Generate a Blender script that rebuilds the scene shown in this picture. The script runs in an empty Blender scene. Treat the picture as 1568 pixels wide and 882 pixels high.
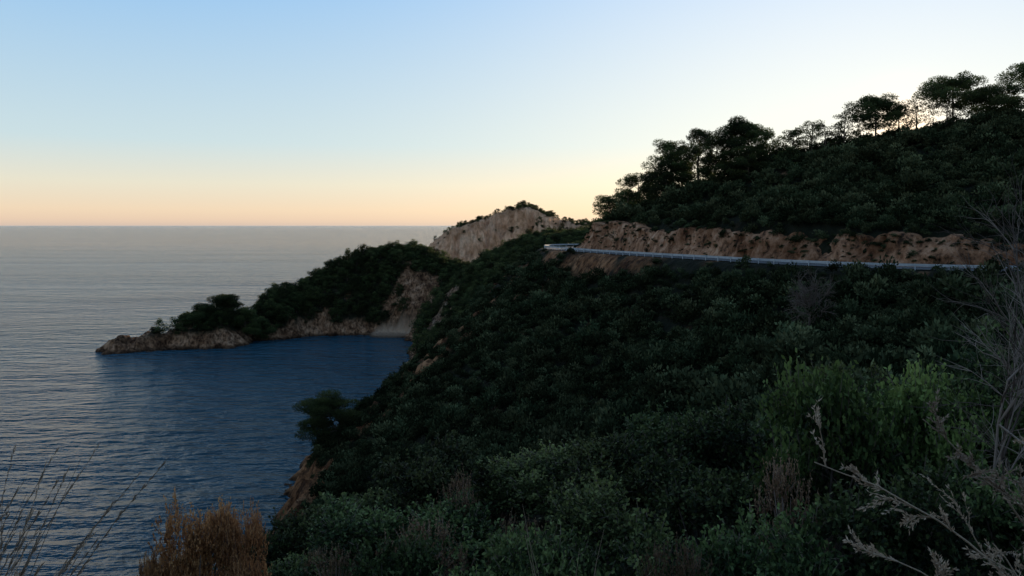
import bpy, math, random
import numpy as np
from mathutils import Vector
R = math.radians
rng = np.random.default_rng(7)
random.seed(7)
scene = bpy.context.scene
scene.view_settings.view_transform = 'Standard'
scene.view_settings.look = 'None'
scene.view_settings.exposure = 0

SUN_AZ, SUN_EL = 26.5, 6.0
# ---------------------------------------------------------------- noise
_P = np.random.default_rng(3).random((256, 256))
def vnoise(x, y, seed=0):
    x = np.asarray(x, float) + seed*17.13; y = np.asarray(y, float) + seed*9.71
    xi = np.floor(x).astype(int); yi = np.floor(y).astype(int)
    fx = x-xi; fy = y-yi
    fx = fx*fx*(3-2*fx); fy = fy*fy*(3-2*fy)
    a = _P[xi % 256, yi % 256]; b = _P[(xi+1) % 256, yi % 256]
    c = _P[xi % 256, (yi+1) % 256]; d = _P[(xi+1) % 256, (yi+1) % 256]
    return (a*(1-fx)+b*fx)*(1-fy)+(c*(1-fx)+d*fx)*fy
def fbm(x, y, o=4, seed=0):
    s = 0; a = 0.5; t = 0
    for i in range(o):
        s = s+a*(vnoise(x, y, seed+i)*2-1); t += a
        x = x*2.03; y = y*2.03; a *= 0.5
    return s/t
def sstep(a, b, x):
    t = np.clip((x-a)/(b-a), 0, 1)
    return t*t*(3-2*t)

# ---------------------------------------------------------------- node helpers
def new_mat(name):
    m = bpy.data.materials.new(name); m.use_nodes = True
    nt = m.node_tree; nt.nodes.clear()
    out = nt.nodes.new('ShaderNodeOutputMaterial')
    return m, nt, out
def N(nt, typ, **kw):
    n = nt.nodes.new(typ)
    for k, v in kw.items():
        if k in n.inputs: n.inputs[k].default_value = v
        else: setattr(n, k, v)
    return n
def ramp(nt, stops):
    n = nt.nodes.new('ShaderNodeValToRGB')
    els = n.color_ramp.elements
    while len(els) < len(stops): els.new(0.5)
    for e, (p, c) in zip(els, stops):
        e.position = p; e.color = (c[0], c[1], c[2], 1)
    return n
def mixc(nt, fac, a, b, mode='MIX'):
    n = nt.nodes.new('ShaderNodeMix'); n.data_type = 'RGBA'; n.blend_type = mode
    for sock, v in ((0, fac), (6, a), (7, b)):
        if isinstance(v, bpy.types.NodeSocket): nt.links.new(v, n.inputs[sock])
        elif sock == 0: n.inputs[0].default_value = v
        else: n.inputs[sock].default_value = (v[0], v[1], v[2], 1)
    return n.outputs[2]

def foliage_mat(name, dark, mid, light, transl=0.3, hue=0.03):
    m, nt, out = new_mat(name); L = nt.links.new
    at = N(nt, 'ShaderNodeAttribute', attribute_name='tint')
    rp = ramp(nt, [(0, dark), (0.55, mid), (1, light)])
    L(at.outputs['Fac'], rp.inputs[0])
    oi = N(nt, 'ShaderNodeObjectInfo')
    hs = N(nt, 'ShaderNodeHueSaturation')
    mh = N(nt, 'ShaderNodeMapRange'); mh.inputs[3].default_value = 0.5-hue; mh.inputs[4].default_value = 0.5+hue*0.3
    mv = N(nt, 'ShaderNodeMapRange'); mv.inputs[3].default_value = 0.5; mv.inputs[4].default_value = 1.55
    ms = N(nt, 'ShaderNodeMath', operation='FRACT')
    mm = N(nt, 'ShaderNodeMath', operation='MULTIPLY'); mm.inputs[1].default_value = 7.31
    L(oi.outputs['Random'], mh.inputs[0]); L(oi.outputs['Random'], mm.inputs[0]); L(mm.outputs[0], ms.inputs[0]); L(ms.outputs[0], mv.inputs[0])
    L(mh.outputs[0], hs.inputs['Hue']); L(mv.outputs[0], hs.inputs['Value']); L(rp.outputs[0], hs.inputs['Color'])
    if transl <= 0:
        p = N(nt, 'ShaderNodeBsdfDiffuse'); L(hs.outputs[0], p.inputs['Color']); L(p.outputs[0], out.inputs[0]); return m
    p = N(nt, 'ShaderNodeBsdfPrincipled', Roughness=0.6)
    p.inputs['Specular IOR Level'].default_value = 0.12
    t = N(nt, 'ShaderNodeBsdfTranslucent')
    L(hs.outputs[0], p.inputs['Base Color']); L(hs.outputs[0], t.inputs['Color'])
    mx = N(nt, 'ShaderNodeMixShader'); mx.inputs[0].default_value = transl
    L(p.outputs[0], mx.inputs[1]); L(t.outputs[0], mx.inputs[2]); L(mx.outputs[0], out.inputs[0])
    return m
def simple_mat(name, c1, c2, scale=2.0, rough=0.8, metal=0.0, bump=0.0):
    m, nt, out = new_mat(name); L = nt.links.new
    tc = N(nt, 'ShaderNodeTexCoord')
    nz = N(nt, 'ShaderNodeTexNoise', Scale=scale, Detail=6.0)
    L(tc.outputs['Object'], nz.inputs['Vector'])
    rp = ramp(nt, [(0.3, c1), (0.7, c2)]); L(nz.outputs[0], rp.inputs[0])
    p = N(nt, 'ShaderNodeBsdfPrincipled', Roughness=rough, Metallic=metal)
    L(rp.outputs[0], p.inputs['Base Color'])
    if bump:
        b = N(nt, 'ShaderNodeBump', Strength=1.0, Distance=bump)
        L(nz.outputs[0], b.inputs['Height']); L(b.outputs[0], p.inputs['Normal'])
    L(p.outputs[0], out.inputs[0])
    return m

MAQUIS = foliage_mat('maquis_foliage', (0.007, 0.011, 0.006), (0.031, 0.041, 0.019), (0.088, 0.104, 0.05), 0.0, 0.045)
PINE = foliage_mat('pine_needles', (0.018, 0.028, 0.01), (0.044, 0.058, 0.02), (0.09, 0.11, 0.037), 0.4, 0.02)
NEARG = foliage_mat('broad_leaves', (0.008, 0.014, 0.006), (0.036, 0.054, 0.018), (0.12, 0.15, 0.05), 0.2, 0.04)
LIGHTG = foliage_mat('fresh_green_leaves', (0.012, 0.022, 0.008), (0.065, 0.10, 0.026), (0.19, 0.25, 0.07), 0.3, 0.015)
RUST = foliage_mat('rusty_dry_foliage', (0.16, 0.065, 0.025), (0.50, 0.22, 0.08), (0.70, 0.38, 0.16), 0.35, 0.005)
SEED = foliage_mat('brown_seed_heads', (0.05, 0.03, 0.018), (0.13, 0.075, 0.04), (0.22, 0.14, 0.08), 0.0, 0.01)
STRAW = foliage_mat('dry_straw', (0.18, 0.13, 0.085), (0.38, 0.27, 0.18), (0.52, 0.39, 0.27), 0.25, 0.01)
TWIG = foliage_mat('grey_twigs', (0.10, 0.072, 0.058), (0.18, 0.135, 0.11), (0.28, 0.21, 0.17), 0.0, 0.01)
BARK = simple_mat('pine_bark', (0.05, 0.03, 0.022), (0.13, 0.085, 0.06), 3.0, 0.9)

# ---------------------------------------------------------------- mesh builder
class MB:
    def __init__(s): s.v = []; s.f = []; s.t = []; s.m = []; s.n = 0
    def quads(s, V, tint, mat):
        n = len(V)
        if n == 0: return
        s.v.append(V.reshape(-1, 3)); s.t.append(np.repeat(tint, 4))
        s.f.append((np.arange(n*4).reshape(n, 4)+s.n)); s.m.append(np.full(n, mat)); s.n += n*4
    def tube(s, pts, rad, mat, k=6, tint=0.5):
        pts = np.asarray(pts, float); n = len(pts)
        d = np.gradient(pts, axis=0); d /= np.linalg.norm(d, axis=1)[:, None]+1e-9
        up = np.array([0.13, 0.37, 0.92]); a = np.cross(d, up)
        bad = np.linalg.norm(a, axis=1) < 0.15
        a[bad] = np.cross(d[bad], [1.0, 0.1, 0])
        a /= np.linalg.norm(a, axis=1)[:, None]+1e-9; b = np.cross(d, a)
        th = np.arange(k)*2*np.pi/k
        V = pts[:, None]+np.asarray(rad)[:, None, None]*(a[:, None]*np.cos(th)[None, :, None]+b[:, None]*np.sin(th)[None, :, None])
        s.v.append(V.reshape(-1, 3)); s.t.append(np.full(n*k, tint))
        i = np.arange(n-1)[:, None]*k; j = np.arange(k)[None]; j2 = (j+1) % k
        F = np.stack([i+j, i+j2, i+k+j2, i+k+j], -1).reshape(-1, 4)+s.n
        s.f.append(F); s.m.append(np.full(len(F), mat)); s.n += n*k
    def mesh(s, name, mats, smooth=False):
        V = np.concatenate(s.v); F = np.concatenate(s.f)
        me = bpy.data.meshes.new(name)
        me.vertices.add(len(V)); me.vertices.foreach_set('co', V.ravel())
        me.loops.add(F.size); me.loops.foreach_set('vertex_index', F.ravel().astype(np.int32))
        me.polygons.add(len(F)); me.polygons.foreach_set('loop_start', np.arange(0, F.size, 4).astype(np.int32))
        me.update(calc_edges=True)
        me.polygons.foreach_set('material_index', np.concatenate(s.m).astype(np.int32))
        a = me.attributes.new('tint', 'FLOAT', 'POINT'); a.data.foreach_set('value', np.concatenate(s.t).astype(np.float32))
        for m in mats: me.materials.append(m)
        if smooth: me.polygons.foreach_set('use_smooth', np.ones(len(F), bool))
        me.validate(); me.update()
        return me
def unit(n, g):
    d = g.normal(size=(n, 3)); return d/np.linalg.norm(d, axis=1)[:, None]
def leaves(P, D, ln, wd, g):
    n = len(P); D = D/(np.linalg.norm(D, axis=1)[:, None]+1e-9)
    W = np.cross(D, unit(n, g)); W /= np.linalg.norm(W, axis=1)[:, None]+1e-9
    ln = np.broadcast_to(ln, (n,))[:, None]; wd = np.broadcast_to(wd, (n,))[:, None]
    m = P+D*ln*0.5
    return np.stack([P, m+W*wd*0.5, P+D*ln, m-W*wd*0.5], 1)
def link(o, parent=None):
    scene.collection.objects.link(o)
    if parent: o.parent = parent
    return o
def obj(name, me, loc=(0, 0, 0), rot=0, scl=(1, 1, 1)):
    o = bpy.data.objects.new(name, me); o.location = loc; o.rotation_euler = (0, 0, rot); o.scale = scl
    return link(o)

# ---------------------------------------------------------------- road plan (outer/guardrail edge)
rail = np.array([(95, 236), (70, 234), (45, 231), (27, 226), (14.5, 217), (9, 208), (8.6, 198), (12.5, 184), (19, 168), (26.3, 147.5), (34.2, 131.5),
                 (39.8, 121.5), (47.3, 111.5), (53.8, 105), (61.5, 98.5), (72, 88), (79, 73), (79, 54), (67, 33), (44, 15), (18, 1), (0, -5), (-25, -13), (-60, -30)], float)
rz = np.array([54, 54, 54, 54, 54.1, 54.1, 54.1, 54.1, 54.0, 54.1, 54.1, 54.05, 54.05, 54.1, 54.2, 54.6, 55.2, 56, 57, 57.8, 58.2, 58.3, 58.3, 58.3])
def catmull(P, n=10):
    out = []
    Q = np.vstack([2*P[0]-P[1], P, 2*P[-1]-P[-2]])
    for i in range(1, len(Q)-2):
        for t in np.arange(n)/n:
            a, b, c, d = Q[i-1], Q[i], Q[i+1], Q[i+2]
            out.append(0.5*((2*b)+(-a+c)*t+(2*a-5*b+4*c-d)*t*t+(-a+3*b-3*c+d)*t**3))
    out.append(P[-1]); return np.array(out)
RL = catmull(np.column_stack([rail, rz]), 12)
tan = np.gradient(RL[:, :2], axis=0); tan /= np.linalg.norm(tan, axis=1)[:, None]
inn = np.column_stack([-tan[:, 1], tan[:, 0]])
k = np.argmin(abs(RL[:, 1]-131.5)+abs(RL[:, 0]-34.2))
if np.dot(inn[k], (1, 1)) < 0: inn = -inn
CL = RL.copy(); CL[:, :2] += inn*3.9

# ---------------------------------------------------------------- terrain (thin plate spline through surveyed points)
cp = [(-2, 190, 43), (-13, 190, 34.5), (-22, 186, 26), (-30, 183, 19), (-42, 178, 9), (-50, 177, 1), (-60, 178, -6),
 (-5, 225, 36), (-20, 230, 20), (-35, 240, 5), (-42, 250, -1), (-50, 250, -6), (22, 260, 48), (0, 280, 36), (-20, 290, 20), (-38, 300, 0), (-46, 300, -6),
 (60, 260, 52), (50, 320, 52), (15, 340, 45), (0, 340, 37), (-30, 340, 16), (-42, 345, 0), (-52, 345, -5),
 (20, 390, 53), (40, 390, 53), (-8, 405, 43), (-20, 400, 35), (-35, 395, 20), (-31, 450, 31), (-12, 450, 36), (-48, 455, 38), (-63, 460, 44), (-84, 455, 40), (-97, 448, 33), (-110, 442, 28), (-120, 436, 23), (-133, 425, 19), (-144, 398, 11), (-161, 388, 9), (-185, 380, 6), (-195, 374, 1.5), (-203, 374, -4),
 (-160, 410, -3), (-197, 386, -4), (-144, 430, -4), (-125, 465, -3), (-97, 488, -4), (-84, 500, -4), (-60, 515, -4), (-30, 522, -4), (0, 525, -3), (30, 480, 25), (80, 480, 40), (80, 400, 50), (150, 350, 60),
 (-153, 379, 0), (-132, 408, 0), (-109, 424, 0), (-84, 430, 0.3), (-60, 424, 0.6), (-47, 394, 0), (-150, 366, -6), (-125, 395, -6), (-103, 412, -6), (-82, 417, -4), (-66, 408, -3), (-60, 380, -6), (-175, 372, 0), (-175, 362, -5),
 (-150, 384, 6), (-132, 416, 10), (-109, 433, 15), (-78, 440, 17), (-52, 432, 13), (-38, 410, 16), (-62, 443, 25), (-95, 440, 23),
 (-300, 200, -20), (-300, 600, -20), (-150, 250, -15), (-100, 150, -12), (-100, 50, -12), (-120, 320, -10), (-150, 600, -20), (0, 600, -20), (-240, 380, -12), (-220, -40, -15),
 (0, 1, 58.1), (0, 6, 56.2), (3.9, 9, 55.8), (3.3, 13, 54.6), (-1.4, 14, 53.7), (-3.8, 15, 52.2), (6.3, 10, 56.2), (1, 15, 53.5), (-3, 7.5, 55.4), (-7, 15, 49.5), (-9, 8, 51.5),
 (0, 30, 46), (0, 50, 38), (0, 70, 33), (0, 100, 31), (0, 130, 34), (0, 160, 40), (-25, 100, 14), (-20, 130, 18), (-42, 130, 1), (-50, 134, -4), (-35, 160, 10), (-47, 160, 1), (-56, 160, -5),
 (-35, 100, 3), (-44, 100, -4), (-32, 70, 5), (-40, 70, -4), (-27, 40, 15), (-38, 40, 0), (-20, 20, 33), (-32, 8, 26), (-50, 0, 5), (-45, -20, 35),
 (20, 60, 45), (30, 80, 46), (45, 95, 49), (30, 122, 47.5), (20, 140, 46.5), (12, 165, 46), (20, 110, 42), (30, 100, 44.5), (10, 120, 37), (50, 80, 49), (60, 60, 51), (40, 50, 50), (20, 35, 50), (30, 22, 54), (12, 15, 55), (50, 38, 53.5), (5, 3, 57.6),
 (71, 165, 75.5), (98, 150, 79), (56, 172, 72), (42, 190, 65), (32, 200, 61), (75, 140, 69.5), (60, 145, 66), (46, 158, 63.5), (100, 125, 71), (88, 115, 63), (120, 100, 66), (110, 80, 62), (105, 50, 61), (95, 20, 61), (60, -5, 60), (0, -25, 59),
 (60, 205, 66), (100, 200, 70), (120, 180, 75), (150, 150, 83), (190, 100, 86), (85, 222, 60), (200, 250, 60), (200, 400, 50), (200, 520, 30), (220, 0, 80), (220, -40, 80)]
crest = []
for i in range(0, len(RL), 6):
    x, y, z = RL[i]
    if y > 80 and 6 < x < 75:
        h = 5.2 if x < 42 else 4.2
        if y > 205: h = 1.5
        elif y > 190: h = 3.5
        crest.append((x+inn[i, 0]*12.5, y+inn[i, 1]*12.5, z+h+1.0))
        cp.append((x, y, z-0.3))
    elif i % 12 == 0: cp.append((x, y, z-0.2))
cp = np.array(cp+crest, float)
def U(r2): return np.where(r2 > 1e-9, 0.5*r2*np.log(r2+1e-12), 0)
sc = 100.0; C = cp[:, :2]/sc; n = len(C)
K = U(((C[:, None]-C[None])**2).sum(-1))+np.eye(n)*2e-4
Pm = np.hstack([np.ones((n, 1)), C]); A = np.zeros((n+3, n+3)); A[:n, :n] = K; A[:n, n:] = Pm; A[n:, :n] = Pm.T
W = np.linalg.solve(A, np.concatenate([cp[:, 2], np.zeros(3)]))
def tps(x, y):
    out = np.empty(x.shape)
    for i in range(0, x.size, 20000):
        q = np.column_stack([x[i:i+20000], y[i:i+20000]])/sc
        out[i:i+20000] = U(((q[:, None]-C[None])**2).sum(-1))@W[:n]+W[n]+q@W[n+1:]
    return out
dx = 1.25
gx = np.arange(-240, 221, dx); gy = np.arange(-40, 545, dx)
GX, GY = np.meshgrid(gx, gy); X = GX.ravel(); Y = GY.ravel()
def road_dist(x, y):
    d = np.full(x.shape, 1e9); idx = np.zeros(x.shape, int); sd = np.zeros(x.shape)
    for i in range(0, x.size, 20000):
        q = np.column_stack([x[i:i+20000], y[i:i+20000]])
        dd = ((q[:, None]-CL[None, :, :2])**2).sum(-1); j = dd.argmin(1)
        idx[i:i+20000] = j; d[i:i+20000] = np.sqrt(dd[np.arange(len(q)), j])
        sd[i:i+20000] = ((q-CL[j, :2])*inn[j]).sum(1)
    return d, idx, sd
Z = tps(X, Y)
D, J, SD = road_dist(X, Y)
near = sstep(4, 25, np.hypot(X, Y))
rough = sstep(4, 20, D)*near
Z += rough*(fbm(X/22, Y/22, 4, 1)*2.4+fbm(X/6, Y/6, 3, 5)*0.7)
coast = np.exp(-((Z-4)/8.0)**2)
rid = 1-abs(fbm(X/9, Y/9, 4, 11))*2
rid2 = 1-abs(fbm(X/4, Y/4, 3, 17))*2
Z += coast*((rid-0.45)*4.4+(rid2-0.5)*1.8)*sstep(30, 60, np.hypot(X, Y))
cliff = np.exp(-((X+53)/13)**2-((Y-436)/13)**2)            # bare buttress above the beach
Z += cliff*((1-abs(fbm(X/8, Y/8, 4, 77))*2)*5+(1-abs(fbm(X/3, Y/3, 3, 79))*2)*2.5)
ls = np.exp(-((X+12)/30)**2)*sstep(150, 175, Y)*sstep(300, 230, Y)   # rocky shoulder of the spur
ls = np.maximum(ls, np.exp(-((X+42)/14)**2-((Y-165)/22)**2))
spur = sstep(0.03, 0.22, fbm(X/4.5, Y/4.5, 4, 23)-0.25*(1-ls))*sstep(0.3, 0.6, ls)
Z += spur*rough*(1-abs(fbm(X/4, Y/4, 3, 31))*2)*2.0
beach = np.exp(-(((X+66)/15)**2+((Y-424)/8)**2))
beach = sstep(0.35, 0.7, beach)
Z = Z*(1-beach)+beach*(0.3+np.clip((Y-415)*0.09, -0.6, 2.0))
rob = np.exp(-((X+34)/12)**2-((Y-375)/40)**2)
robm = sstep(0.0, 0.25, fbm(X/6, Y/6, 4, 47)+rob*0.5-0.15)*sstep(0.2, 0.5, rob)
Z += robm*(1-abs(fbm(X/5, Y/5, 3, 37))*2)*3.0
t = sstep(4.3, 9.0, D)
Z = np.where(D < 9.0, (CL[J, 2]-0.12)*(1-t)+Z*t, Z)
Z = np.maximum(Z, -14)
ZG = Z.reshape(GX.shape)
gzy, gzx = np.gradient(ZG, dx); SL = np.hypot(gzx, gzy)
def samp(G, x, y):
    fx = np.clip((np.asarray(x)-gx[0])/dx, 0, len(gx)-1.001); fy = np.clip((np.asarray(y)-gy[0])/dx, 0, len(gy)-1.001)
    i = fx.astype(int); j = fy.astype(int); fx = fx-i; fy = fy-j
    return (G[j, i]*(1-fx)+G[j, i+1]*fx)*(1-fy)+(G[j+1, i]*(1-fx)+G[j+1, i+1]*fx)*fy
rock = sstep(8, 5, Z+fbm(X/10, Y/10, 3, 41)*4)
rock = np.maximum(rock, sstep(2.1, 3.0, SL.ravel()+fbm(X/8, Y/8, 3, 40)*0.6))
rock = np.maximum(rock, sstep(0.3, 0.5, cliff+0.7*fbm(X/4, Y/4, 3, 44)))
rock = np.maximum(rock, spur)
hl = sstep(0.26, 0.4, fbm(X/7, Y/7, 3, 91))*(Y > 370)*sstep(22, 12, Z)
rock = np.maximum(rock, hl); rock = np.maximum(rock, robm)
emb = sstep(9.0, 8.0, D)*(SD < 0)*sstep(-0.25, 0.1, fbm(X/5, Y/5, 3, 90)+0.15)*sstep(138, 152, Y)*sstep(200, 188, Y)
rock = np.maximum(rock, emb); EG = emb.reshape(GX.shape)
rock *= (1-beach)
warm = np.clip(0.7+ls+sstep(30, 10, D)*(Y > 80), 0, 1)*(1-0.5*robm)
RG = rock.reshape(GX.shape)
nx, ny = len(gx), len(gy)
ii = (np.arange(ny-1)[:, None]*nx+np.arange(nx-1)[None]).ravel()
F = np.column_stack([ii, ii+1, ii+nx+1, ii+nx])
keep = (Z[F] > -8).any(1); F = F[keep]
me = bpy.data.meshes.new('hillside_terrain')
me.vertices.add(len(X)); me.vertices.foreach_set('co', np.column_stack([X, Y, Z]).ravel())
me.loops.add(F.size); me.loops.foreach_set('vertex_index', F.ravel().astype(np.int32))
me.polygons.add(len(F)); me.polygons.foreach_set('loop_start', np.arange(0, F.size, 4).astype(np.int32))
me.update(calc_edges=True); me.polygons.foreach_set('use_smooth', np.ones(len(F), bool))
for nm, arr in (('rock', rock), ('sand', beach), ('warm', warm)):
    a = me.attributes.new(nm, 'FLOAT', 'POINT'); a.data.foreach_set('value', arr.astype(np.float32))

def rock_nodes(nt, scale=0.15, cols=((0.14, 0.085, 0.055), (0.38, 0.25, 0.165), (0.6, 0.44, 0.32)), dark=(0.12, 0.10, 0.09), vz=0.35):
    L = nt.links.new
    tc = N(nt, 'ShaderNodeTexCoord')
    n1 = N(nt, 'ShaderNodeTexNoise', Scale=scale, Detail=10.0, Roughness=0.65)
    mp = N(nt, 'ShaderNodeMapping'); mp.inputs['Scale'].default_value = (1, 1, vz)
    n2 = N(nt, 'ShaderNodeTexVoronoi', Scale=scale*4)
    n3 = N(nt, 'ShaderNodeTexNoise', Scale=scale*5, Detail=10.0, Roughness=0.75)
    L(tc.outputs['Object'], n1.inputs['Vector']); L(tc.outputs['Object'], mp.inputs[0]); L(mp.outputs[0], n2.inputs['Vector']); L(mp.outputs[0], n3.inputs['Vector'])
    rp = ramp(nt, [(0.38, cols[0]), (0.5, cols[1]), (0.62, cols[2])])
    L(n1.outputs[0], rp.inputs[0])
    r3 = ramp(nt, [(0.42, dark), (0.55, (1, 1, 1))]); L(n3.outputs[0], r3.inputs[0])
    c = mixc(nt, 0.9, rp.outputs[0], r3.outputs[0], 'MULTIPLY')
    ad = N(nt, 'ShaderNodeMath', operation='ADD'); L(n2.outputs[0], ad.inputs[0]); L(n3.outputs[0], ad.inputs[1])
    return tc, c, ad.outputs[0]
m, nt, out = new_mat('hillside_ground'); L = nt.links.new
tc, rc, hgt = rock_nodes(nt)
soiln = N(nt, 'ShaderNodeTexNoise', Scale=0.5, Detail=8.0); L(tc.outputs['Object'], soiln.inputs['Vector'])
soil = ramp(nt, [(0.35, (0.014, 0.016, 0.009)), (0.6, (0.028, 0.028, 0.015)), (0.75, (0.05, 0.038, 0.024))]); L(soiln.outputs[0], soil.inputs[0])
ar = N(nt, 'ShaderNodeAttribute', attribute_name='rock'); asd = N(nt, 'ShaderNodeAttribute', attribute_name='sand'); aw = N(nt, 'ShaderNodeAttribute', attribute_name='warm')
rwarm = mixc(nt, 1.0, rc, (0.90, 0.60, 0.40), 'MULTIPLY'); rc = mixc(nt, aw.outputs['Fac'], rc, rwarm)
c = mixc(nt, ar.outputs['Fac'], soil.outputs[0], rc)
c = mixc(nt, asd.outputs['Fac'], c, (0.58, 0.38, 0.25))
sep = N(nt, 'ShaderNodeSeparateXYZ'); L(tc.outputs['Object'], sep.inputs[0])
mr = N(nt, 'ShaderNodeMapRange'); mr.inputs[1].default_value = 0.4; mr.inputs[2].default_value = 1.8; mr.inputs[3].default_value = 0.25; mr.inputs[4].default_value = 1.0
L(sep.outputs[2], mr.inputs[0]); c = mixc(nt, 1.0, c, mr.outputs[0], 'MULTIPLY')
p = N(nt, 'ShaderNodeBsdfPrincipled', Roughness=0.9); L(c, p.inputs['Base Color']); p.inputs['Specular IOR Level'].default_value = 0.1
b = N(nt, 'ShaderNodeBump', Strength=1.0, Distance=1.6); L(hgt, b.inputs['Height']); L(b.outputs[0], p.inputs['Normal']); L(p.outputs[0], out.inputs[0])
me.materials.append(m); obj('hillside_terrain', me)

# ---------------------------------------------------------------- far rocky headland
fx = np.arange(-190, 261, 2.0); fy = np.arange(1030, 1300, 2.0)
FX, FY = np.meshgrid(fx, fy); x = FX.ravel(); y = FY.ravel()
prof_x = [-150, -124, -118, -108, -95, -80, -60, -40, -20, 0, 15, 32, 50, 68, 95, 130, 180, 260]
prof_z = [-8, -4, 28, 40, 49, 55, 61, 67, 75, 83, 87, 83, 76, 70, 62, 58, 56, 56]
pz = np.interp(x+fbm(x/30, y/30, 3, 3)*8, prof_x, prof_z)
front = 1070+fbm(x/28, y*0+3, 5, 8)*46+25*sstep(-60, 60, x)
back = 1230
rampw = 35+45*vnoise(x/22, x*0, 4)
tt_ = np.clip((y-front+6)/rampw, 0, 1)
led = tt_+0.06*np.sin(tt_*14+fbm(x/25, y/25, 2, 19)*5)*(tt_ > 0)*(tt_ < 1)
e2 = 1-sstep(-60, 20, y-back)
z = -8+(pz+8)*(np.clip(led, 0, 1)**0.7)*e2
kk = np.clip(z/20, 0, 1)*(1-0.55*sstep(0.75, 1.0, tt_))
z += kk*(fbm(x/14, y/14, 4, 9)*10+(1-abs(fbm(x/10, y/10, 4, 14))*2)*6.0-4)
FZ = z.reshape(FX.shape)
nx2, ny2 = len(fx), len(fy)
ii = (np.arange(ny2-1)[:, None]*nx2+np.arange(nx2-1)[None]).ravel()
F = np.column_stack([ii, ii+1, ii+nx2+1, ii+nx2])
me = bpy.data.meshes.new('rocky_headland')
me.vertices.add(len(x)); me.vertices.foreach_set('co', np.column_stack([x, y, z]).ravel())
me.loops.add(F.size); me.loops.foreach_set('vertex_index', F.ravel().astype(np.int32))
me.polygons.add(len(F)); me.polygons.foreach_set('loop_start', np.arange(0, F.size, 4).astype(np.int32))
me.update(calc_edges=True); me.polygons.foreach_set('use_smooth', np.ones(len(F), bool))
m, nt, out = new_mat('far_cliff_rock_hazed'); L = nt.links.new
tc, rc, hgt = rock_nodes(nt, 0.03, ((0.52, 0.27, 0.145), (0.80, 0.44, 0.26), (0.92, 0.57, 0.36)), (0.6, 0.56, 0.5), 0.5)  # rock colours brightened, distance haze is painted into them
p = N(nt, 'ShaderNodeBsdfPrincipled', Roughness=0.9); L(rc, p.inputs['Base Color']); p.inputs['Specular IOR Level'].default_value = 0.05
b = N(nt, 'ShaderNodeBump', Strength=1.0, Distance=5); L(hgt, b.inputs['Height']); L(b.outputs[0], p.inputs['Normal']); L(p.outputs[0], out.inputs[0])
me.materials.append(m); obj('rocky_headland', me)

# ---------------------------------------------------------------- sea
me = bpy.data.meshes.new('sea'); S = 120000
me.from_pydata([(-S, -2000, 0), (S, -2000, 0), (S, S, 0), (-S, S, 0)], [], [(0, 1, 2, 3)])
m, nt, out = new_mat('sea_water'); L = nt.links.new
tc = N(nt, 'ShaderNodeTexCoord')
def wave(scale, ang, stretch, detail=3.0):
    mp = N(nt, 'ShaderNodeMapping'); mp.inputs['Rotation'].default_value = (0, 0, R(ang)); mp.inputs['Scale'].default_value = (1/stretch, 1, 1)
    nz = N(nt, 'ShaderNodeTexNoise', Scale=scale, Detail=detail, Roughness=0.55)
    L(tc.outputs['Object'], mp.inputs[0]); L(mp.outputs[0], nz.inputs['Vector']); return nz.outputs[0]
w0 = wave(0.035, 18, 3.0, 2.0); w1 = wave(0.13, 14, 2.6, 2.0); w2 = wave(0.30, -8, 2.4, 3.0); w3 = wave(1.0, 20, 1.6, 3.0); w4 = wave(0.006, 5, 4.0, 3.0)
def mul(a, k):
    q = N(nt, 'ShaderNodeMath', operation='MULTIPLY'); L(a, q.inputs[0])
    if isinstance(k, (int, float)): q.inputs[1].default_value = k
    else: L(k, q.inputs[1])
    return q.outputs[0]
def add(a, b_):
    q = N(nt, 'ShaderNodeMath', operation='ADD'); L(a, q.inputs[0]); L(b_, q.inputs[1]); return q.outputs[0]
h = add(add(mul(w1, 10.0), mul(w2, 8.0)), add(mul(w3, 1.0), mul(w0, 12.0)))
mrw = N(nt, 'ShaderNodeMapRange'); mrw.inputs[1].default_value = 0.35; mrw.inputs[2].default_value = 0.65; mrw.inputs[3].default_value = 0.65; mrw.inputs[4].default_value = 1.3
L(w4, mrw.inputs[0]); h = mul(h, mrw.outputs[0])
b = N(nt, 'ShaderNodeBump', Strength=1.0, Distance=1.0); L(h, b.inputs['Height'])
p = N(nt, 'ShaderNodeBsdfPrincipled', IOR=1.33)
sp_ = N(nt, 'ShaderNodeSeparateXYZ'); L(tc.outputs['Object'], sp_.inputs[0])
rr_ = N(nt, 'ShaderNodeMapRange'); rr_.inputs[1].default_value = 250; rr_.inputs[2].default_value = 2500; rr_.inputs[3].default_value = 0.20; rr_.inputs[4].default_value = 0.12
L(sp_.outputs[1], rr_.inputs[0]); L(rr_.outputs[0], p.inputs['Roughness'])
p.inputs['Base Color'].default_value = (0.006, 0.062, 0.095, 1); p.inputs['Specular IOR Level'].default_value = 0.45
L(b.outputs[0], p.inputs['Normal']); L(p.outputs[0], out.inputs[0])
me.materials.append(m); obj('sea', me)

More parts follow.
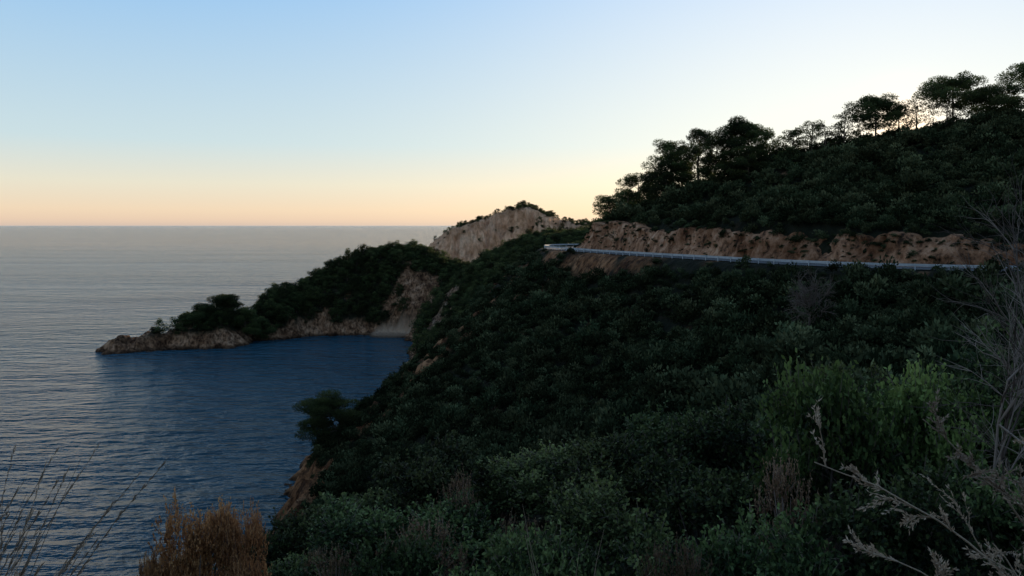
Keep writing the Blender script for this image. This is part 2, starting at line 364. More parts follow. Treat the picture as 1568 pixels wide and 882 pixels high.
# ---------------------------------------------------------------- road, markings, embankment
def strip(name, o1, o2, dz, mat, i0=0, i1=None, thick=None):
    i1 = i1 or len(RL)
    mb = MB(); a = RL[i0:i1].copy(); b_ = RL[i0:i1].copy()
    a[:, :2] += inn[i0:i1]*o1; b_[:, :2] += inn[i0:i1]*o2; a[:, 2] += dz; b_[:, 2] += dz
    V = np.stack([a[:-1], b_[:-1], b_[1:], a[1:]], 1); mb.quads(V, np.full(len(V), 0.5), 0)
    return mb.mesh(name, [mat])
ASPH = simple_mat('asphalt', (0.04, 0.04, 0.042), (0.065, 0.064, 0.062), 4.0, 0.85)
PAINT = simple_mat('road_paint', (0.6, 0.6, 0.58), (0.8, 0.8, 0.78), 3.0, 0.6)
road = obj('coastal_road', strip('coastal_road', 0.2, 7.6, 0.0, ASPH))
for nm, o1, o2 in (('edge_line_outer', 0.75, 0.87), ('edge_line_inner', 6.9, 7.02), ('centre_line', 3.84, 3.96)):
    q = obj(nm, strip(nm, o1, o2, 0.006, PAINT)); q.parent = road
sel = [i for i in range(len(RL)) if RL[i, 1] > 60 and RL[i, 1] < 209 and RL[i, 0] > 7]
i0, i1 = sel[0], sel[-1]
seg = RL[i0:i1]; s_len = np.concatenate([[0], np.cumsum(np.linalg.norm(np.diff(seg[:, :2], axis=0), axis=1))])
tot = s_len[-1]; ns = int(tot/0.35); nh = 20
ss = np.linspace(0, tot, ns)
px = np.interp(ss, s_len, seg[:, 0]); py = np.interp(ss, s_len, seg[:, 1]); pz = np.interp(ss, s_len, seg[:, 2])
ix = np.interp(ss, s_len, inn[i0:i1, 0]); iy = np.interp(ss, s_len, inn[i0:i1, 1])
hh = np.interp(py, [90, 115, 135, 185], [4.2, 4.3, 5.0, 5.6])+1.6*fbm(ss/13, ss*0, 3, 2)+1.2*fbm(ss/3, ss*0, 3, 6)
hh *= sstep(0, 20, ss)*0.95+0.05
V = np.zeros((ns, nh+3, 3))
for j in range(nh):
    t = j/(nh-1)
    gul = np.maximum(0, fbm(ss/2.6+0.3*fbm(ss/4, np.full(ns, t), 2, 3), np.full(ns, t*0.7), 3, 58))
    off = 8.0+t**0.8*2.6+0.8*fbm(ss/1.8, np.full(ns, t*3.5), 4, 50)*min(1, t*4)+0.9*fbm(ss/7, np.full(ns, t*0.8), 3, 55)*min(1, t*3)+1.6*gul*min(1, t*3)
    V[:, j, 0] = px+ix*off; V[:, j, 1] = py+iy*off; V[:, j, 2] = pz-0.1+hh*t+0.12*fbm(ss/0.9, np.full(ns, t*6), 2, 64)
for j, (o_, dz) in enumerate(((12.2, 0.15), (13.8, 0.1), (15.5, -1.5))):
    V[:, nh+j, 0] = px+ix*o_; V[:, nh+j, 1] = py+iy*o_; V[:, nh+j, 2] = pz+hh+dz
nc = nh+3
mb = MB(); mb.v.append(V.reshape(-1, 3)); mb.t.append(np.zeros(ns*nc)); mb.n = ns*nc
ii = (np.arange(ns-1)[:, None]*nc+np.arange(nc-1)[None]).ravel()
F = np.column_stack([ii, ii+1, ii+nc+1, ii+nc]); mb.f.append(F); mb.m.append(np.zeros(len(F)))
m, nt, out = new_mat('cut_bank_earth'); L = nt.links.new
tc = N(nt, 'ShaderNodeTexCoord'); mp = N(nt, 'ShaderNodeMapping'); mp.inputs['Scale'].default_value = (1, 1, 0.45)
L(tc.outputs['Object'], mp.inputs[0])
n1 = N(nt, 'ShaderNodeTexNoise', Scale=0.6, Detail=10.0, Roughness=0.72); n2 = N(nt, 'ShaderNodeTexNoise', Scale=0.12, Detail=4.0)
L(mp.outputs[0], n1.inputs['Vector']); L(tc.outputs['Object'], n2.inputs['Vector'])
rp = ramp(nt, [(0.37, (0.045, 0.027, 0.018)), (0.48, (0.34, 0.16, 0.085)), (0.58, (0.52, 0.28, 0.165)), (0.7, (0.64, 0.41, 0.27))]); L(n1.outputs[0], rp.inputs[0])
r2 = ramp(nt, [(0.45, (1, 1, 1)), (0.62, (0.45, 0.38, 0.33))]); L(n2.outputs[0], r2.inputs[0])
c = mixc(nt, 1.0, rp.outputs[0], r2.outputs[0], 'MULTIPLY')
p = N(nt, 'ShaderNodeBsdfPrincipled', Roughness=0.95); L(c, p.inputs['Base Color']); p.inputs['Specular IOR Level'].default_value = 0.1
b = N(nt, 'ShaderNodeBump', Strength=1.0, Distance=0.9); L(n1.outputs[0], b.inputs['Height']); L(b.outputs[0], p.inputs['Normal']); L(p.outputs[0], out.inputs[0])
obj('road_cut_bank', mb.mesh('road_cut_bank', [m], True))
bankV = V

# guardrail
GALV = simple_mat('galvanised_steel', (0.36, 0.37, 0.385), (0.50, 0.51, 0.52), 1.5, 0.5, 0.2)
g0 = 3*12; seg = RL[g0:]
s_len = np.concatenate([[0], np.cumsum(np.linalg.norm(np.diff(seg[:, :2], axis=0), axis=1))])
mb = MB()
prof = [(0, 0.76), (0.05, 0.72), (0.05, 0.64), (-0.01, 0.58), (0.05, 0.52), (0.05, 0.44), (0, 0.40)]
ss = np.arange(0, s_len[-1], 1.0)
q = [np.interp(ss, s_len, seg[:, c_]) for c_ in range(3)]; qi = [np.interp(ss, s_len, inn[g0:, c_]) for c_ in range(2)]
def gp(off, zz): return np.column_stack([q[0]+qi[0]*off, q[1]+qi[1]*off, q[2]+zz])
for (a0, z0), (a1, z1) in zip(prof[:-1], prof[1:]):
    A_, B_ = gp(0.25+a0, z0), gp(0.25+a1, z1)
    Vq = np.stack([A_[:-1], A_[1:], B_[1:], B_[:-1]], 1); mb.quads(Vq, np.full(len(Vq), 0.5), 0)
for kx in range(0, len(ss), 3):
    x0, y0, z0 = q[0][kx]+qi[0][kx]*0.17, q[1][kx]+qi[1][kx]*0.17, q[2][kx]
    mb.tube([(x0, y0, z0-0.6), (x0, y0, z0+0.35), (x0, y0, z0+0.78)], [0.07, 0.07, 0.07], 0, 4)
obj('guardrail', mb.mesh('guardrail', [GALV]))

# ---------------------------------------------------------------- plants
def shrub_mesh(name, seed, nleaf=520, leaf=0.17, mat=MAQUIS, blobs=9, hgt=1.0):
    g = np.random.default_rng(seed); mb = MB()
    for i in range(blobs):
        a = g.random()*6.28; r = g.random()**0.6*0.66
        c_ = np.array([math.cos(a)*r, math.sin(a)*r, (0.3+g.random()*0.6*(1-r*0.7))*hgt]); rr = 0.22+g.random()*0.24
        k_ = nleaf//blobs; d = unit(k_, g); d[:, 2] = abs(d[:, 2])*1.0-0.35*g.random(k_)
        P = c_+d*rr*(0.7+0.5*g.random((k_, 1)))
        Dn = d+unit(k_, g)*0.7+np.array([0, 0, 0.35])
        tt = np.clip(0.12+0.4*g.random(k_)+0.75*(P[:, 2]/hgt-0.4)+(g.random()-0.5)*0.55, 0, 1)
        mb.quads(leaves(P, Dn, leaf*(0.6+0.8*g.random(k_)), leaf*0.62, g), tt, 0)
    return mb.mesh(name, [mat])
def pine_mesh(name, seed, H=8.0, Wd=6.0, base=0.4, nlimb=14, dens=1.0, leaf=0.26, lean=0.0, flat=0.55, mat=PINE, lmax=1e9):
    g = np.random.default_rng(seed); mb = MB()
    nt_ = 9; tz = np.linspace(0, 1, nt_); lx = lean*tz**1.5*H+np.cumsum(g.normal(0, 0.012*H, nt_))*tz; ly = np.cumsum(g.normal(0, 0.012*H, nt_))*tz
    T = np.column_stack([lx, ly, tz*H*0.93-0.4]); r0 = 0.022*H+0.03
    mb.tube(T, r0*(1-tz*0.8), 0, 7)
    for i in range(nlimb):
        t = base+(1-base)*(i+g.random()*0.7)/nlimb; t = min(t, 0.98)
        o = np.array([np.interp(t, tz, T[:, c_]) for c_ in range(3)])
        u_ = (t-base)/(1-base)
        ln = Wd*0.5*(0.55+0.6*math.sin(math.pi*min(1, 0.25+u_*0.75)))*(1-0.45*u_**3)*(0.65+0.5*g.random())
        az = i*2.4+g.normal(0, 0.4); rise = 0.25+0.5*u_+g.normal(0, 0.12)
        m_ = 5; tt = np.linspace(0, 1, m_)
        Lp = o+np.column_stack([math.cos(az)*ln*tt, math.sin(az)*ln*tt, ln*rise*tt**0.8*0.6])
        Lp[1:] += g.normal(0, 0.03*ln, (m_-1, 3))
        mb.tube(Lp, r0*0.4*(1-t*0.5)*(1-tt*0.8), 0, 5)
        for (f_, sz) in ((1.0, 1.0), (0.7, 0.85), (0.42, 0.7)):
            if g.random() > 0.93*min(1, dens+0.15): continue
            c_ = np.array([np.interp(f_, tt, Lp[:, c2]) for c2 in range(3)])+g.normal(0, 0.04*Wd, 3)*(0.5, 1, 0.4)
            sub = Lp[2]; mb.tube([sub, (sub+c_)/2+g.normal(0, 0.05, 3), c_], [r0*0.14, r0*0.1, r0*0.05], 0, 4)
            rr = Wd*0.175*sz*(0.75+0.5*g.random())
            k_ = int(min(lmax, max(40, 5.2*dens*(rr/leaf)**2*2.4)))
            d = unit(k_, g); P = c_+d*rr*np.array([1, 1, flat])*(0.45+0.6*g.random((k_, 1)))
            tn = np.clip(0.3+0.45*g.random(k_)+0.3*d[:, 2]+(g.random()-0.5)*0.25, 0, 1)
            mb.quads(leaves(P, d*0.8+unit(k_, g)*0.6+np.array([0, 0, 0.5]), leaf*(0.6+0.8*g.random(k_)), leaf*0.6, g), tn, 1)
    return mb.mesh(name, [BARK, mat])
def near_shrub_mesh(name, seed, twigs=1100, lv=12, L_=0.055, mat=NEARG, blobs=10, H=1.0, upright=0.6, shoot=0.22):
    g = np.random.default_rng(seed); mb = MB()
    cs = []
    for i in range(blobs):
        a = g.random()*6.28; r = g.random()**0.6*0.66
        cs.append((np.array([math.cos(a)*r, math.sin(a)*r, (0.25+g.random()*0.62*(1-r*0.5))*H]), 0.14+g.random()*0.2, (g.random()-0.5)*0.5))
    for c_, rr, ct in cs:
        mb.tube([(c_[0]*0.15, c_[1]*0.15, -0.3), (c_[0]*0.5, c_[1]*0.5, c_[2]*0.5), c_], [0.022, 0.014, 0.006], 1, 5)
        k_ = twigs//blobs; d = unit(k_, g); d[:, 2] = abs(d[:, 2])-0.3*g.random(k_)
        P0 = c_+d*rr*(0.4+0.6*g.random((k_, 1)))
        Dn = d*0.9+unit(k_, g)*0.4+np.array([0, 0, upright]); Dn /= np.linalg.norm(Dn, axis=1)[:, None]
        ln = shoot*(0.4+g.random(k_)**1.5)
        tw = np.clip(0.12+0.35*g.random(k_)+ct+0.4*d[:, 2], 0, 1)  # leaf tint darkens inward and downward, clump shade put into the colour
        mb.quads(leaves(P0, Dn, ln, 0.008, g), tw*0.5, 1)
        for j in range(lv):
            f_ = (j+0.5)/lv; P = P0+Dn*(ln*f_)[:, None]
            D2 = Dn*0.4+unit(k_, g)*0.9
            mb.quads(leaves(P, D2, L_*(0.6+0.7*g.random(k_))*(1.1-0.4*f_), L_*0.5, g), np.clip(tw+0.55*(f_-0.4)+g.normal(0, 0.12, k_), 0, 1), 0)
    return mb.mesh(name, [mat, TWIG])
def branchy(mb, p, d, ln, r, depth, g, mat=0, k=4, seedheads=0.0, spread=0.5, leafsz=0.03):
    m_ = 6; pts = [np.array(p, float)]; dd = np.array(d, float)
    for i in range(m_-1):
        dd = dd+g.normal(0, 0.13, 3); dd /= np.linalg.norm(dd); pts.append(pts[-1]+dd*ln/(m_-1))
    rr = r*np.linspace(1, 0.35 if depth > 0 else 0.2, m_)
    mb.tube(pts, rr, mat, 4 if depth < 3 else 5, 0.3+0.5*g.random())
    if depth > 0:
        for i in range(k):
            j = 1+int(g.random()*(m_-1)); j = min(j, m_-1)
            d2 = dd+g.normal(0, spread, 3); d2 /= np.linalg.norm(d2)
            branchy(mb, pts[j], d2, ln*(0.45+0.25*g.random()), r*0.5, depth-1, g, mat, k, seedheads, spread, leafsz)
    if seedheads and depth <= 1:
        n_ = int(seedheads*(1+g.random())); f_ = g.random(n_); P = np.array([[np.interp(a, np.linspace(0, 1, m_), np.array(pts)[:, c_]) for c_ in range(3)] for a in f_])
        mb.quads(leaves(P, dd+unit(n_, g)*0.7, leafsz*(0.5+g.random(n_)), leafsz*0.35, g), 0.4+0.6*g.random(n_), mat+1)
def grass_mesh(name, seed, nb=40, H=0.8, spread=0.25, heads=True, lean=(0.2, 0, 0), w=0.006):
    g = np.random.default_rng(seed); mb = MB()
    for i in range(nb):
        a = g.random()*6.28; r = spread*g.random()
        p0 = np.array([math.cos(a)*r, math.sin(a)*r, -0.1]); h_ = H*(0.5+0.55*g.random())
        d = np.array([math.cos(a)*0.14, math.sin(a)*0.14, 1])+np.array(lean)+g.normal(0, 0.05, 3)
        t = np.linspace(0, 1, 7); bend = g.normal(0, 0.12, 2)
        pts = p0+d*h_*t[:, None]; pts[:, 0] += bend[0]*h_*t**2; pts[:, 1] += bend[1]*h_*t**2; pts[:, 2] -= 0.12*h_*t**2.5
        mb.tube(pts, w*(1-t*0.75), 0, 3, 0.1+0.5*g.random())
        if heads and g.random() < 0.8:
            n_ = 60; f_ = 0.45+0.55*g.random(n_)
            P = np.column_stack([np.interp(f_, t, pts[:, c_]) for c_ in range(3)])
            mb.quads(leaves(P, (pts[-1]-pts[-2])[None]*6+unit(n_, g)*0.6, 0.055*(0.6+g.random(n_)), 0.01, g), 0.1+0.5*g.random(n_), 1)
    return mb.mesh(name, [STRAW, STRAW])

# ---------------------------------------------------------------- scatter through geometry nodes
def scatter(name, P, scl, rot, idx, protos):
    col = bpy.data.collections.new(name+'_parts')
    for i, pm in enumerate(protos):
        col.objects.link(bpy.data.objects.new('%s_form_%02d' % (name, i), pm))
    me = bpy.data.meshes.new(name); me.vertices.add(len(P)); me.vertices.foreach_set('co', np.asarray(P, float).ravel())
    a = me.attributes.new('scl', 'FLOAT_VECTOR', 'POINT'); a.data.foreach_set('vector', np.asarray(scl, np.float32).ravel())
    a = me.attributes.new('rotv', 'FLOAT_VECTOR', 'POINT'); a.data.foreach_set('vector', np.asarray(rot, np.float32).ravel())
    a = me.attributes.new('pidx', 'INT', 'POINT'); a.data.foreach_set('value', np.asarray(idx, np.int32))
    ng = bpy.data.node_groups.new(name, 'GeometryNodeTree')
    ng.interface.new_socket('Geometry', in_out='INPUT', socket_type='NodeSocketGeometry')
    ng.interface.new_socket('Geometry', in_out='OUTPUT', socket_type='NodeSocketGeometry')
    gi = ng.nodes.new('NodeGroupInput'); go = ng.nodes.new('NodeGroupOutput')
    ci = ng.nodes.new('GeometryNodeCollectionInfo'); ci.inputs[0].default_value = col; ci.inputs[1].default_value = True; ci.inputs[2].default_value = True
    ip = ng.nodes.new('GeometryNodeInstanceOnPoints'); ip.inputs['Pick Instance'].default_value = True
    def na(nm, ty):
        q_ = ng.nodes.new('GeometryNodeInputNamedAttribute'); q_.data_type = ty; q_.inputs[0].default_value = nm; return q_.outputs[0]
    l = ng.links.new
    l(gi.outputs[0], ip.inputs['Points']); l(ci.outputs[0], ip.inputs['Instance']); l(na('pidx', 'INT'), ip.inputs['Instance Index'])
    l(na('rotv', 'FLOAT_VECTOR'), ip.inputs['Rotation']); l(na('scl', 'FLOAT_VECTOR'), ip.inputs['Scale']); l(ip.outputs[0], go.inputs[0])
    o = bpy.data.objects.new(name, me); link(o)
    md = o.modifiers.new('instances', 'NODES'); md.node_group = ng
    return o
def jitter(x0, x1, y0, y1, step, g):
    a = np.arange(x0, x1, step); b_ = np.arange(y0, y1, step); A_, B_ = np.meshgrid(a, b_)
    return A_.ravel()+g.random(A_.size)*step, B_.ravel()+g.random(A_.size)*step
g = np.random.default_rng(5)
shr = [shrub_mesh('maquis_%d' % i, 100+i, nleaf=560+40*(i % 3), leaf=0.165, blobs=11, hgt=0.9+0.25*(i % 3)) for i in range(8)]
x, y = jitter(-70, 175, 34, 330, 1.9, g)
z = samp(ZG, x, y); rk = samp(RG, x, y); d, j, sd = road_dist(x, y)
ok = (z > 2.5) & (rk < 0.3+0.6*g.random(len(x))) & (x < 0.8*y+35) & ((samp(EG, x, y) < 0.3) | (g.random(len(x)) < 0.12))
up = sd > 0; incut = (y > 60) & (y < 211) & (x > 5)
lim = np.where(up & incut, 6.6, 5.4); ok &= d > lim
s = 0.85+1.9*g.random(len(x))**2.6+0.6*vnoise(x/9, y/9, 70)
s = np.where(~up & (d < 10), s*(0.5+0.5*sstep(5, 10, d)), s)
s = np.where(up & (d < 11), s*(0.5+0.5*sstep(6, 11, d)), s)
nn = ok.sum(); x, y, z, s = x[ok], y[ok], z[ok], s[ok]
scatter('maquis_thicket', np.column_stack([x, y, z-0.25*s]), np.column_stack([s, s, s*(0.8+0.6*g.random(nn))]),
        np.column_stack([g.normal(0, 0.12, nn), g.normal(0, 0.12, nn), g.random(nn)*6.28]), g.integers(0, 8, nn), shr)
nb_ = 420; si = g.integers(8, ns-2, nb_); hj = (g.random(nb_)**0.5*(nh-1)).astype(int)
Pb = bankV[si, hj]; sb = 0.22+0.55*g.random(nb_)**2
scatter('bank_tufts', Pb, np.column_stack([sb*1.2, sb*1.2, sb]), np.column_stack([g.random((nb_, 2))*0.5, g.random(nb_)*6.28]), g.integers(0, 8, nb_), shr)

# headland & background woodland
fp = [pine_mesh('wood_pine_%d' % i, 200+i, H=6.5+i % 3, Wd=6.5, base=0.12, nlimb=11, dens=0.9, leaf=0.5, flat=0.75, lmax=60) for i in range(5)]
x, y = jitter(-175, 200, 250, 520, 3.2, g)
z = samp(ZG, x, y); rk = samp(RG, x, y)
dens = vnoise(x/18, y/18, 81)
ok = (z > 4.0) & (rk < 0.35+0.35*g.random(len(x))) & (g.random(len(x)) < 0.75+0.7*dens) & (x > -172)
x, y, z = x[ok], y[ok], z[ok]; nn = len(x); s = (0.5+0.6*g.random(nn)+0.3*vnoise(x/20, y/20, 82))*np.where((x > -40), 0.75, 1)
scatter('headland_woodland', np.column_stack([x, y, z-0.5]), np.column_stack([s, s, s*(0.8+0.3*g.random(nn))]), np.column_stack([g.normal(0, 0.06, nn), g.normal(0, 0.06, nn), g.random(nn)*6.28]), g.integers(0, 5, nn), fp)
x, y = jitter(-185, 120, 300, 520, 3.0, g)
z = samp(ZG, x, y); rk = samp(RG, x, y); ok = (z > 3.5) & (rk < 0.3+0.5*g.random(len(x))); x, y, z = x[ok], y[ok], z[ok]; nn = len(x); s = 1.2+1.4*g.random(nn)
scatter('headland_scrub', np.column_stack([x, y, z-0.4]), np.column_stack([s, s, s]), np.column_stack([g.random((nn, 2))*0.1, g.random(nn)*6.28]), g.integers(0, 8, nn), shr)
x, y = jitter(-112, 240, 1070, 1215, 5.0, g)
fi = np.clip(((x-fx[0])/2.0).astype(int), 0, nx2-1); fj = np.clip(((y-fy[0])/2.0).astype(int), 0, ny2-1)
z = FZ[fj, fi]; gy_, gx_ = np.gradient(FZ, 2.0); sl = np.hypot(gx_, gy_)[fj, fi]
ok = (z > 22) & (sl < 1.15+0.9*sstep(0, 40, x)) & (g.random(len(x)) < 0.4+0.6*sstep(-20, 40, x)); x, y, z = x[ok], y[ok], z[ok]; nn = len(x); s = 0.45+0.85*g.random(nn)**2
scatter('far_headland_trees', np.column_stack([x, y, z-0.5]), np.column_stack([s, s, s]), np.column_stack([g.random((nn, 2))*0.1, g.random(nn)*6.28]), g.integers(0, 5, nn), fp)

# individual pines on the ridge above the road: x, y, height, width, base, limbs, density
ridge = [(24.5, 196, 8, 7.5, .08, 16, 1.0), (28, 199, 8, 7, .08, 15, 1.0), (31, 194, 11, 9, .15, 18, 1.0), (35, 192, 10, 8, .12, 17, 1.0), (28, 190, 7, 6, .08, 15, 1.0),
         (38.5, 186, 15.5, 9.5, .15, 24, .95), (43.5, 183, 16, 9, .18, 24, .95), (36, 183, 11, 8.5, .08, 18, 1.1), (41, 188, 14, 8, .08, 20, 1.1), (50.5, 176, 15.0, 10, .06, 28, 1.3), (46.5, 180, 12, 8.5, .08, 19, 1.1),
         (54, 177, 12.5, 8, .06, 20, 1.2), (57.5, 176, 9.5, 7, .08, 17, 1.1), (52, 172, 8, 7, .1, 15, 1.0), (61.5, 172, 8.5, 6.5, .2, 15, .9), (65, 170, 9.5, 5.5, .35, 14, .6), (68, 170, 7.5, 5, .3, 13, .6), (71.5, 169, 9.5, 5.5, .38, 14, .65),
         (76.5, 165, 11, 9.0, .42, 22, 1.1), (80.5, 163, 8.5, 5.5, .38, 14, .5), (84, 163, 9.5, 6.0, .4, 15, .5), (90, 160, 11, 10, .5, 21, 1.1), (87, 157, 8, 5.5, .35, 14, .5),
         (95.5, 158, 8, 9, .25, 18, 1.0), (103, 156, 12, 9, .25, 19, 1.0), (100, 160, 8, 7.5, .2, 15, .8), (73.5, 167, 5, 4.5, .1, 12, .6), (60, 170, 5, 5, .08, 12, .8)]
for i, (x, y, H, Wd, ba, nl, dn) in enumerate(ridge):
    me = pine_mesh('pine_tree', 400+i, H, Wd, ba, nl, dn, 0.27, random.uniform(-0.06, 0.06), 0.6)
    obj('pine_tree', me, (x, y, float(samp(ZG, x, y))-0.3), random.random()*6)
me = pine_mesh('coastal_pine', 512, 10, 13, 0.25, 20, 1.1, 0.32, -0.4, 0.4)
obj('leaning_pine', me, (-38, 173, float(samp(ZG, -38, 173))-0.4))
for x, y, H, Wd in ((-153, 391, 11, 13), (-144, 396, 13.5, 14), (-136, 400, 14, 13), (-148, 400, 13, 13), (-131, 408, 11, 12), (-125, 416, 10, 11)):
    obj('umbrella_pine', pine_mesh('umbrella_pine', int(x+900), H, Wd, 0.15, 20, 1.2, 0.5, 0, 0.6), (x, y, float(samp(ZG, x, y))-0.5))

# foreground shrubs (x, y, top z, radius)
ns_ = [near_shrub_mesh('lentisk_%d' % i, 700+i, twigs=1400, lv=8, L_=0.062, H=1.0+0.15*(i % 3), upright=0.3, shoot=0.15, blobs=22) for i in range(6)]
lt_ = [near_shrub_mesh('fresh_shrub_%d' % i, 760+i, twigs=1500, lv=9, L_=0.06, mat=LIGHTG, H=1.1, upright=0.7, shoot=0.18, blobs=20) for i in range(2)]
mid_ = [near_shrub_mesh('lentisk_mid_%d' % i, 740+i, twigs=600, lv=4, L_=0.12, H=1.0+0.15*(i % 3), upright=0.3, shoot=0.15, blobs=18) for i in range(4)]
x, y = jitter(-28, 60, 17, 36, 1.8, g)
z = samp(ZG, x, y); d, j, sd = road_dist(x, y); ok = (d > 6) & (z > 3) & (x < 0.9*y+8)
x, y, z = x[ok], y[ok], z[ok]; nn = len(x); s = 0.9+0.8*g.random(nn)
scatter('lentisk_thicket', np.column_stack([x, y, z-0.2]), np.column_stack([s, s, s*(0.8+0.4*g.random(nn))]), np.column_stack([g.normal(0, 0.1, (nn, 2)), g.random(nn)*6.28]), g.integers(0, 4, nn), mid_)
fg = [(3.7, 9.3, 58.4, 1.25), (4.9, 9.6, 58.35, 1.2), (5.8, 9.8, 58.0, 1.2), (6.9, 10.3, 58.8, 1.3), (3.2, 13, 56.95, 1.5), (2.0, 13.6, 56.3, 1.4), (0.9, 14.5, 55.85, 1.5), (-0.3, 15, 55.6, 1.4),
      (-1.5, 14, 56.0, 1.45), (-2.6, 14.5, 55.2, 1.4), (-3.7, 15, 54.8, 1.4), (-4.6, 14.5, 54.3, 1.2), (-1.8, 10.5, 56.2, 1.2), (-0.4, 10, 56.5, 1.2), (1.0, 10, 56.8, 1.25), (2.3, 9.5, 57.1, 1.2),
      (0.0, 7, 57.4, 0.9), (1.2, 6.8, 57.5, 0.9), (2.3, 6.8, 57.7, 0.9), (3.4, 6.9, 57.8, 1.0), (4.6, 7.2, 57.9, 1.0), (-1.2, 7.6, 57.1, 0.85), (-2.3, 11, 55.4, 1.1), (-3.0, 11.5, 54.9, 1.0), (5.6, 13.5, 57.4, 1.6), (8.2, 13, 58.4, 1.7),
      (-5.4, 17, 52.8, 1.5), (-2, 18, 54.6, 1.7), (1, 19, 54.6, 1.8), (4, 18, 55.8, 1.8), (7.5, 18, 56.8, 1.9), (-3.2, 13, 54.6, 1.1)]
for i, (x, y, tz_, r_) in enumerate(fg):
    gz = float(samp(ZG, x, y)); hh_ = max(tz_-gz, 1.2)
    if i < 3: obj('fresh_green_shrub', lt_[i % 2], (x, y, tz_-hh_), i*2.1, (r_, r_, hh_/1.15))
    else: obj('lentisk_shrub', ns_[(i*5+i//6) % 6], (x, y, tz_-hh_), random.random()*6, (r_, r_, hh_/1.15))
me = near_shrub_mesh('rusty', 801, twigs=3200, lv=12, L_=0.035, mat=RUST, blobs=26, H=1.5, upright=0.5, shoot=0.13)
obj('rusty_dry_shrub', me, (-2.85, 7.0, 55.6), 0.5, (0.6, 0.6, 1.38))
obj('rusty_dry_shrub', me, (-2.4, 7.1, 55.6), 2.5, (0.42, 0.42, 1.32))
obj('rusty_dry_shrub', me, (-3.1, 6.9, 55.5), 4.0, (0.35, 0.35, 1.2))
me = near_shrub_mesh('seeding_shrub', 811, twigs=420, lv=10, L_=0.035, mat=SEED, blobs=24, H=1.1, upright=0.9, shoot=0.14)
for i, (x, y, tz_, r_) in enumerate(((1.35, 6.2, 57.65, 0.5), (-1.0, 8.6, 56.95, 0.7), (-0.75, 10.5, 56.85, 0.5), (0.1, 8.0, 57.15, 0.5), (2.9, 8.2, 57.75, 0.6), (-2.2, 9.8, 56.1, 0.6))):
    gz = float(samp(ZG, x, y)); hh_ = tz_-gz; obj('seeding_shrub', me, (x, y, gz), i*1.3, (r_, r_, hh_/1.15))
for sd__, x, y, top, nb__, sp__, hd, ln_, w_ in ((31, -3.95, 5.0, 58.75, 110, 0.35, True, (0.1, 0, 0), 0.006), (32, -4.1, 5.2, 58.3, 80, 0.4, True, (0.1, 0, 0), 0.006), (33, 0.38, 4.6, 58.55, 16, 0.14, False, (0, 0, 0), 0.005)):
    gz = float(samp(ZG, x, y)); obj('dry_grass', grass_mesh('dry_grass', sd__, nb__, top-gz, sp__, hd, ln_, w_), (x, y, gz), 0)
def arching(name, seed, stems, r=0.012, mats=None, side=9, sln=0.36, heads=16):
    g = np.random.default_rng(seed); mb = MB()
    for root, tip, sag in stems:
        root = np.array(root, float); root[2] = min(root[2], float(samp(ZG, root[0], root[1]))); tip = np.array(tip, float); t = np.linspace(0, 1, 12)
        mid = (root+tip)/2+np.array([0, 0, sag])
        pts = ((1-t)**2)[:, None]*root+(2*t*(1-t))[:, None]*mid+(t**2)[:, None]*tip
        pts[1:] += np.cumsum(g.normal(0, 0.012, (11, 3)), 0)
        mb.tube(pts, r*(1-0.7*t), 0, 5, 0.8)
        for i in range(side):
            f_ = 0.25+0.75*(i+g.random())/side; p_ = np.array([np.interp(f_, t, pts[:, c_]) for c_ in range(3)])
            d = (tip-root)/np.linalg.norm(tip-root)+g.normal(0, 0.45, 3)
            branchy(mb, p_, d/np.linalg.norm(d), sln*(1.15-0.6*f_)*(0.6+0.7*g.random()), r*0.5, 1, g, 0, 4, heads, 0.45, 0.03)
    return obj(name, mb.mesh(name, mats or [STRAW, STRAW]))
arching('dry_branch', 61, [((4.3, 5.6, 56.6), (1.9, 5.0, 58.5), 0.45), ((4.2, 5.4, 56.4), (2.25, 4.8, 57.95), 0.35)])
arching('dry_branch', 62, [((4.5, 5.8, 56.9), (2.85, 5.5, 58.65), 0.2), ((4.6, 5.8, 57.0), (3.2, 5.4, 58.35), 0.3)])
arching('dry_branch', 63, [((4.0, 5.0, 56.6), (2.9, 4.8, 58.0), 0.1), ((4.3, 5.2, 57.0), (3.3, 5.0, 58.5), 0.0)])
def bare(name, seed, loc, d, ln, r, depth, k, heads, spread, ls=0.03):
    g = np.random.default_rng(seed); mb = MB(); branchy(mb, (0, 0, 0), d, ln, r, depth, g, 0, k, heads, spread, ls)
    return obj(name, mb.mesh(name, [TWIG, STRAW]), loc)
for i, (lx_, ly_) in enumerate(((4.9, 7.8), (5.3, 8.0), (5.0, 7.5), (4.6, 7.7))):
    gz = float(samp(ZG, lx_, ly_)); bare('bare_bush', 80+i, (lx_, ly_, gz-0.05), (-0.15+0.1*i, 0, 1), 1.75+(56.9-gz), 0.022, 3, 7, 0, 0.4)
bare('bare_tree', 95, (36, 95, float(samp(ZG, 36, 95))), (0, 0, 1), 5.0, 0.16, 3, 8, 0, 0.6)
bare('bare_tree', 96, (37.5, 94, float(samp(ZG, 37, 94))), (0.1, 0, 1), 4.0, 0.14, 3, 8, 0, 0.6)

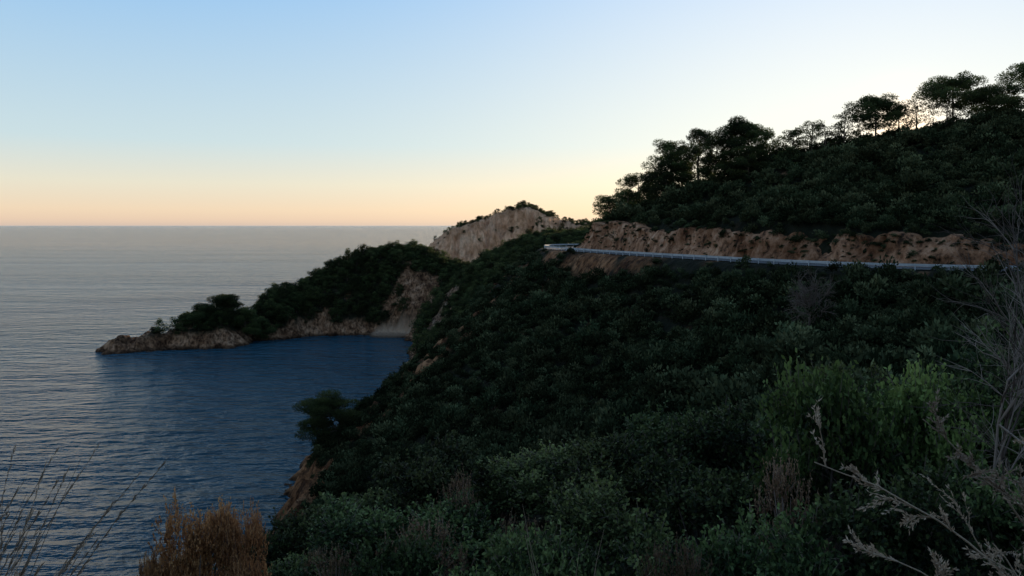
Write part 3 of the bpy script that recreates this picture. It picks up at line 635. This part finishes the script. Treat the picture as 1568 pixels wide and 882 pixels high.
# ---------------------------------------------------------------- light
sd_ = Vector((math.sin(R(SUN_AZ))*math.cos(R(SUN_EL)), math.cos(R(SUN_AZ))*math.cos(R(SUN_EL)), math.sin(R(SUN_EL))))
sun = bpy.data.lights.new('sun', 'SUN'); sun.energy = 4.0; sun.angle = R(0.5); sun.color = (1.0, 0.72, 0.45)
so = link(bpy.data.objects.new('sun', sun)); so.rotation_euler = sd_.to_track_quat('Z', 'Y').to_euler(); so.location = (200, 400, 150)
w = bpy.data.worlds.new('World'); scene.world = w; w.use_nodes = True; nt = w.node_tree; L = nt.links.new
bg = nt.nodes['Background']; sk = nt.nodes.new('ShaderNodeTexSky'); sk.sky_type = 'NISHITA'; sk.sun_disc = False
sk.sun_elevation = R(SUN_EL); sk.sun_rotation = R(SUN_AZ); sk.altitude = 60; sk.air_density = 1.0; sk.dust_density = 0.3; sk.ozone_density = 2.0
tcw = N(nt, 'ShaderNodeTexCoord')
def vm(op, a, b=None):
    q = N(nt, 'ShaderNodeVectorMath', operation=op)
    for s_, v_ in ((0, a), (1, b)):
        if v_ is None: continue
        if isinstance(v_, bpy.types.NodeSocket): L(v_, q.inputs[s_])
        else: q.inputs[s_].default_value = v_
    return q
k1 = vm('MULTIPLY', sk.outputs[0], (0.15, 0.15, 0.15)).outputs[0]
k2 = vm('ADD', k1, (1, 1, 1)).outputs[0]
nish = vm('DIVIDE', k1, k2).outputs[0]
sp = N(nt, 'ShaderNodeSeparateXYZ'); L(tcw.outputs['Generated'], sp.inputs[0])
gr = ramp(nt, [(0.0, (0.72, 0.56, 0.47)), (0.006, (0.86, 0.64, 0.48)), (0.018, (0.94, 0.73, 0.52)), (0.05, (0.87, 0.82, 0.66)), (0.10, (0.64, 0.79, 0.83)), (0.28, (0.34, 0.61, 0.93)), (0.6, (0.22, 0.38, 0.64)), (1.0, (0.15, 0.27, 0.48))])
L(sp.outputs[2], gr.inputs[0])
dt = vm('DOT_PRODUCT', tcw.outputs['Generated'], tuple(sd_))
mx0 = N(nt, 'ShaderNodeMath', operation='MAXIMUM'); L(dt.outputs['Value'], mx0.inputs[0]); mx0.inputs[1].default_value = 0
pw = N(nt, 'ShaderNodeMath', operation='POWER'); L(mx0.outputs[0], pw.inputs[0]); pw.inputs[1].default_value = 8
pw2 = N(nt, 'ShaderNodeMath', operation='POWER'); L(mx0.outputs[0], pw2.inputs[0]); pw2.inputs[1].default_value = 1500
aur = mixc(nt, pw.outputs[0], (0, 0, 0), (0.50, 0.34, 0.15))
aur2 = mixc(nt, pw2.outputs[0], (0, 0, 0), (1.0, 0.5, 0.1))
col = vm('ADD', gr.outputs[0], aur).outputs[0]; col = vm('ADD', col, aur2).outputs[0]
fin = mixc(nt, 0.1, col, nish)
L(fin, bg.inputs[0]); bg.inputs[1].default_value = 1.0

cam = bpy.data.cameras.new('camera'); co = link(bpy.data.objects.new('camera', cam))
cam.sensor_width = 36; cam.lens = 36*1200/1568; cam.shift_y = -96/1568; cam.clip_start = 0.1; cam.clip_end = 300000
co.location = (0, 0, 60); co.rotation_euler = (R(90), 0, 0); scene.camera = co
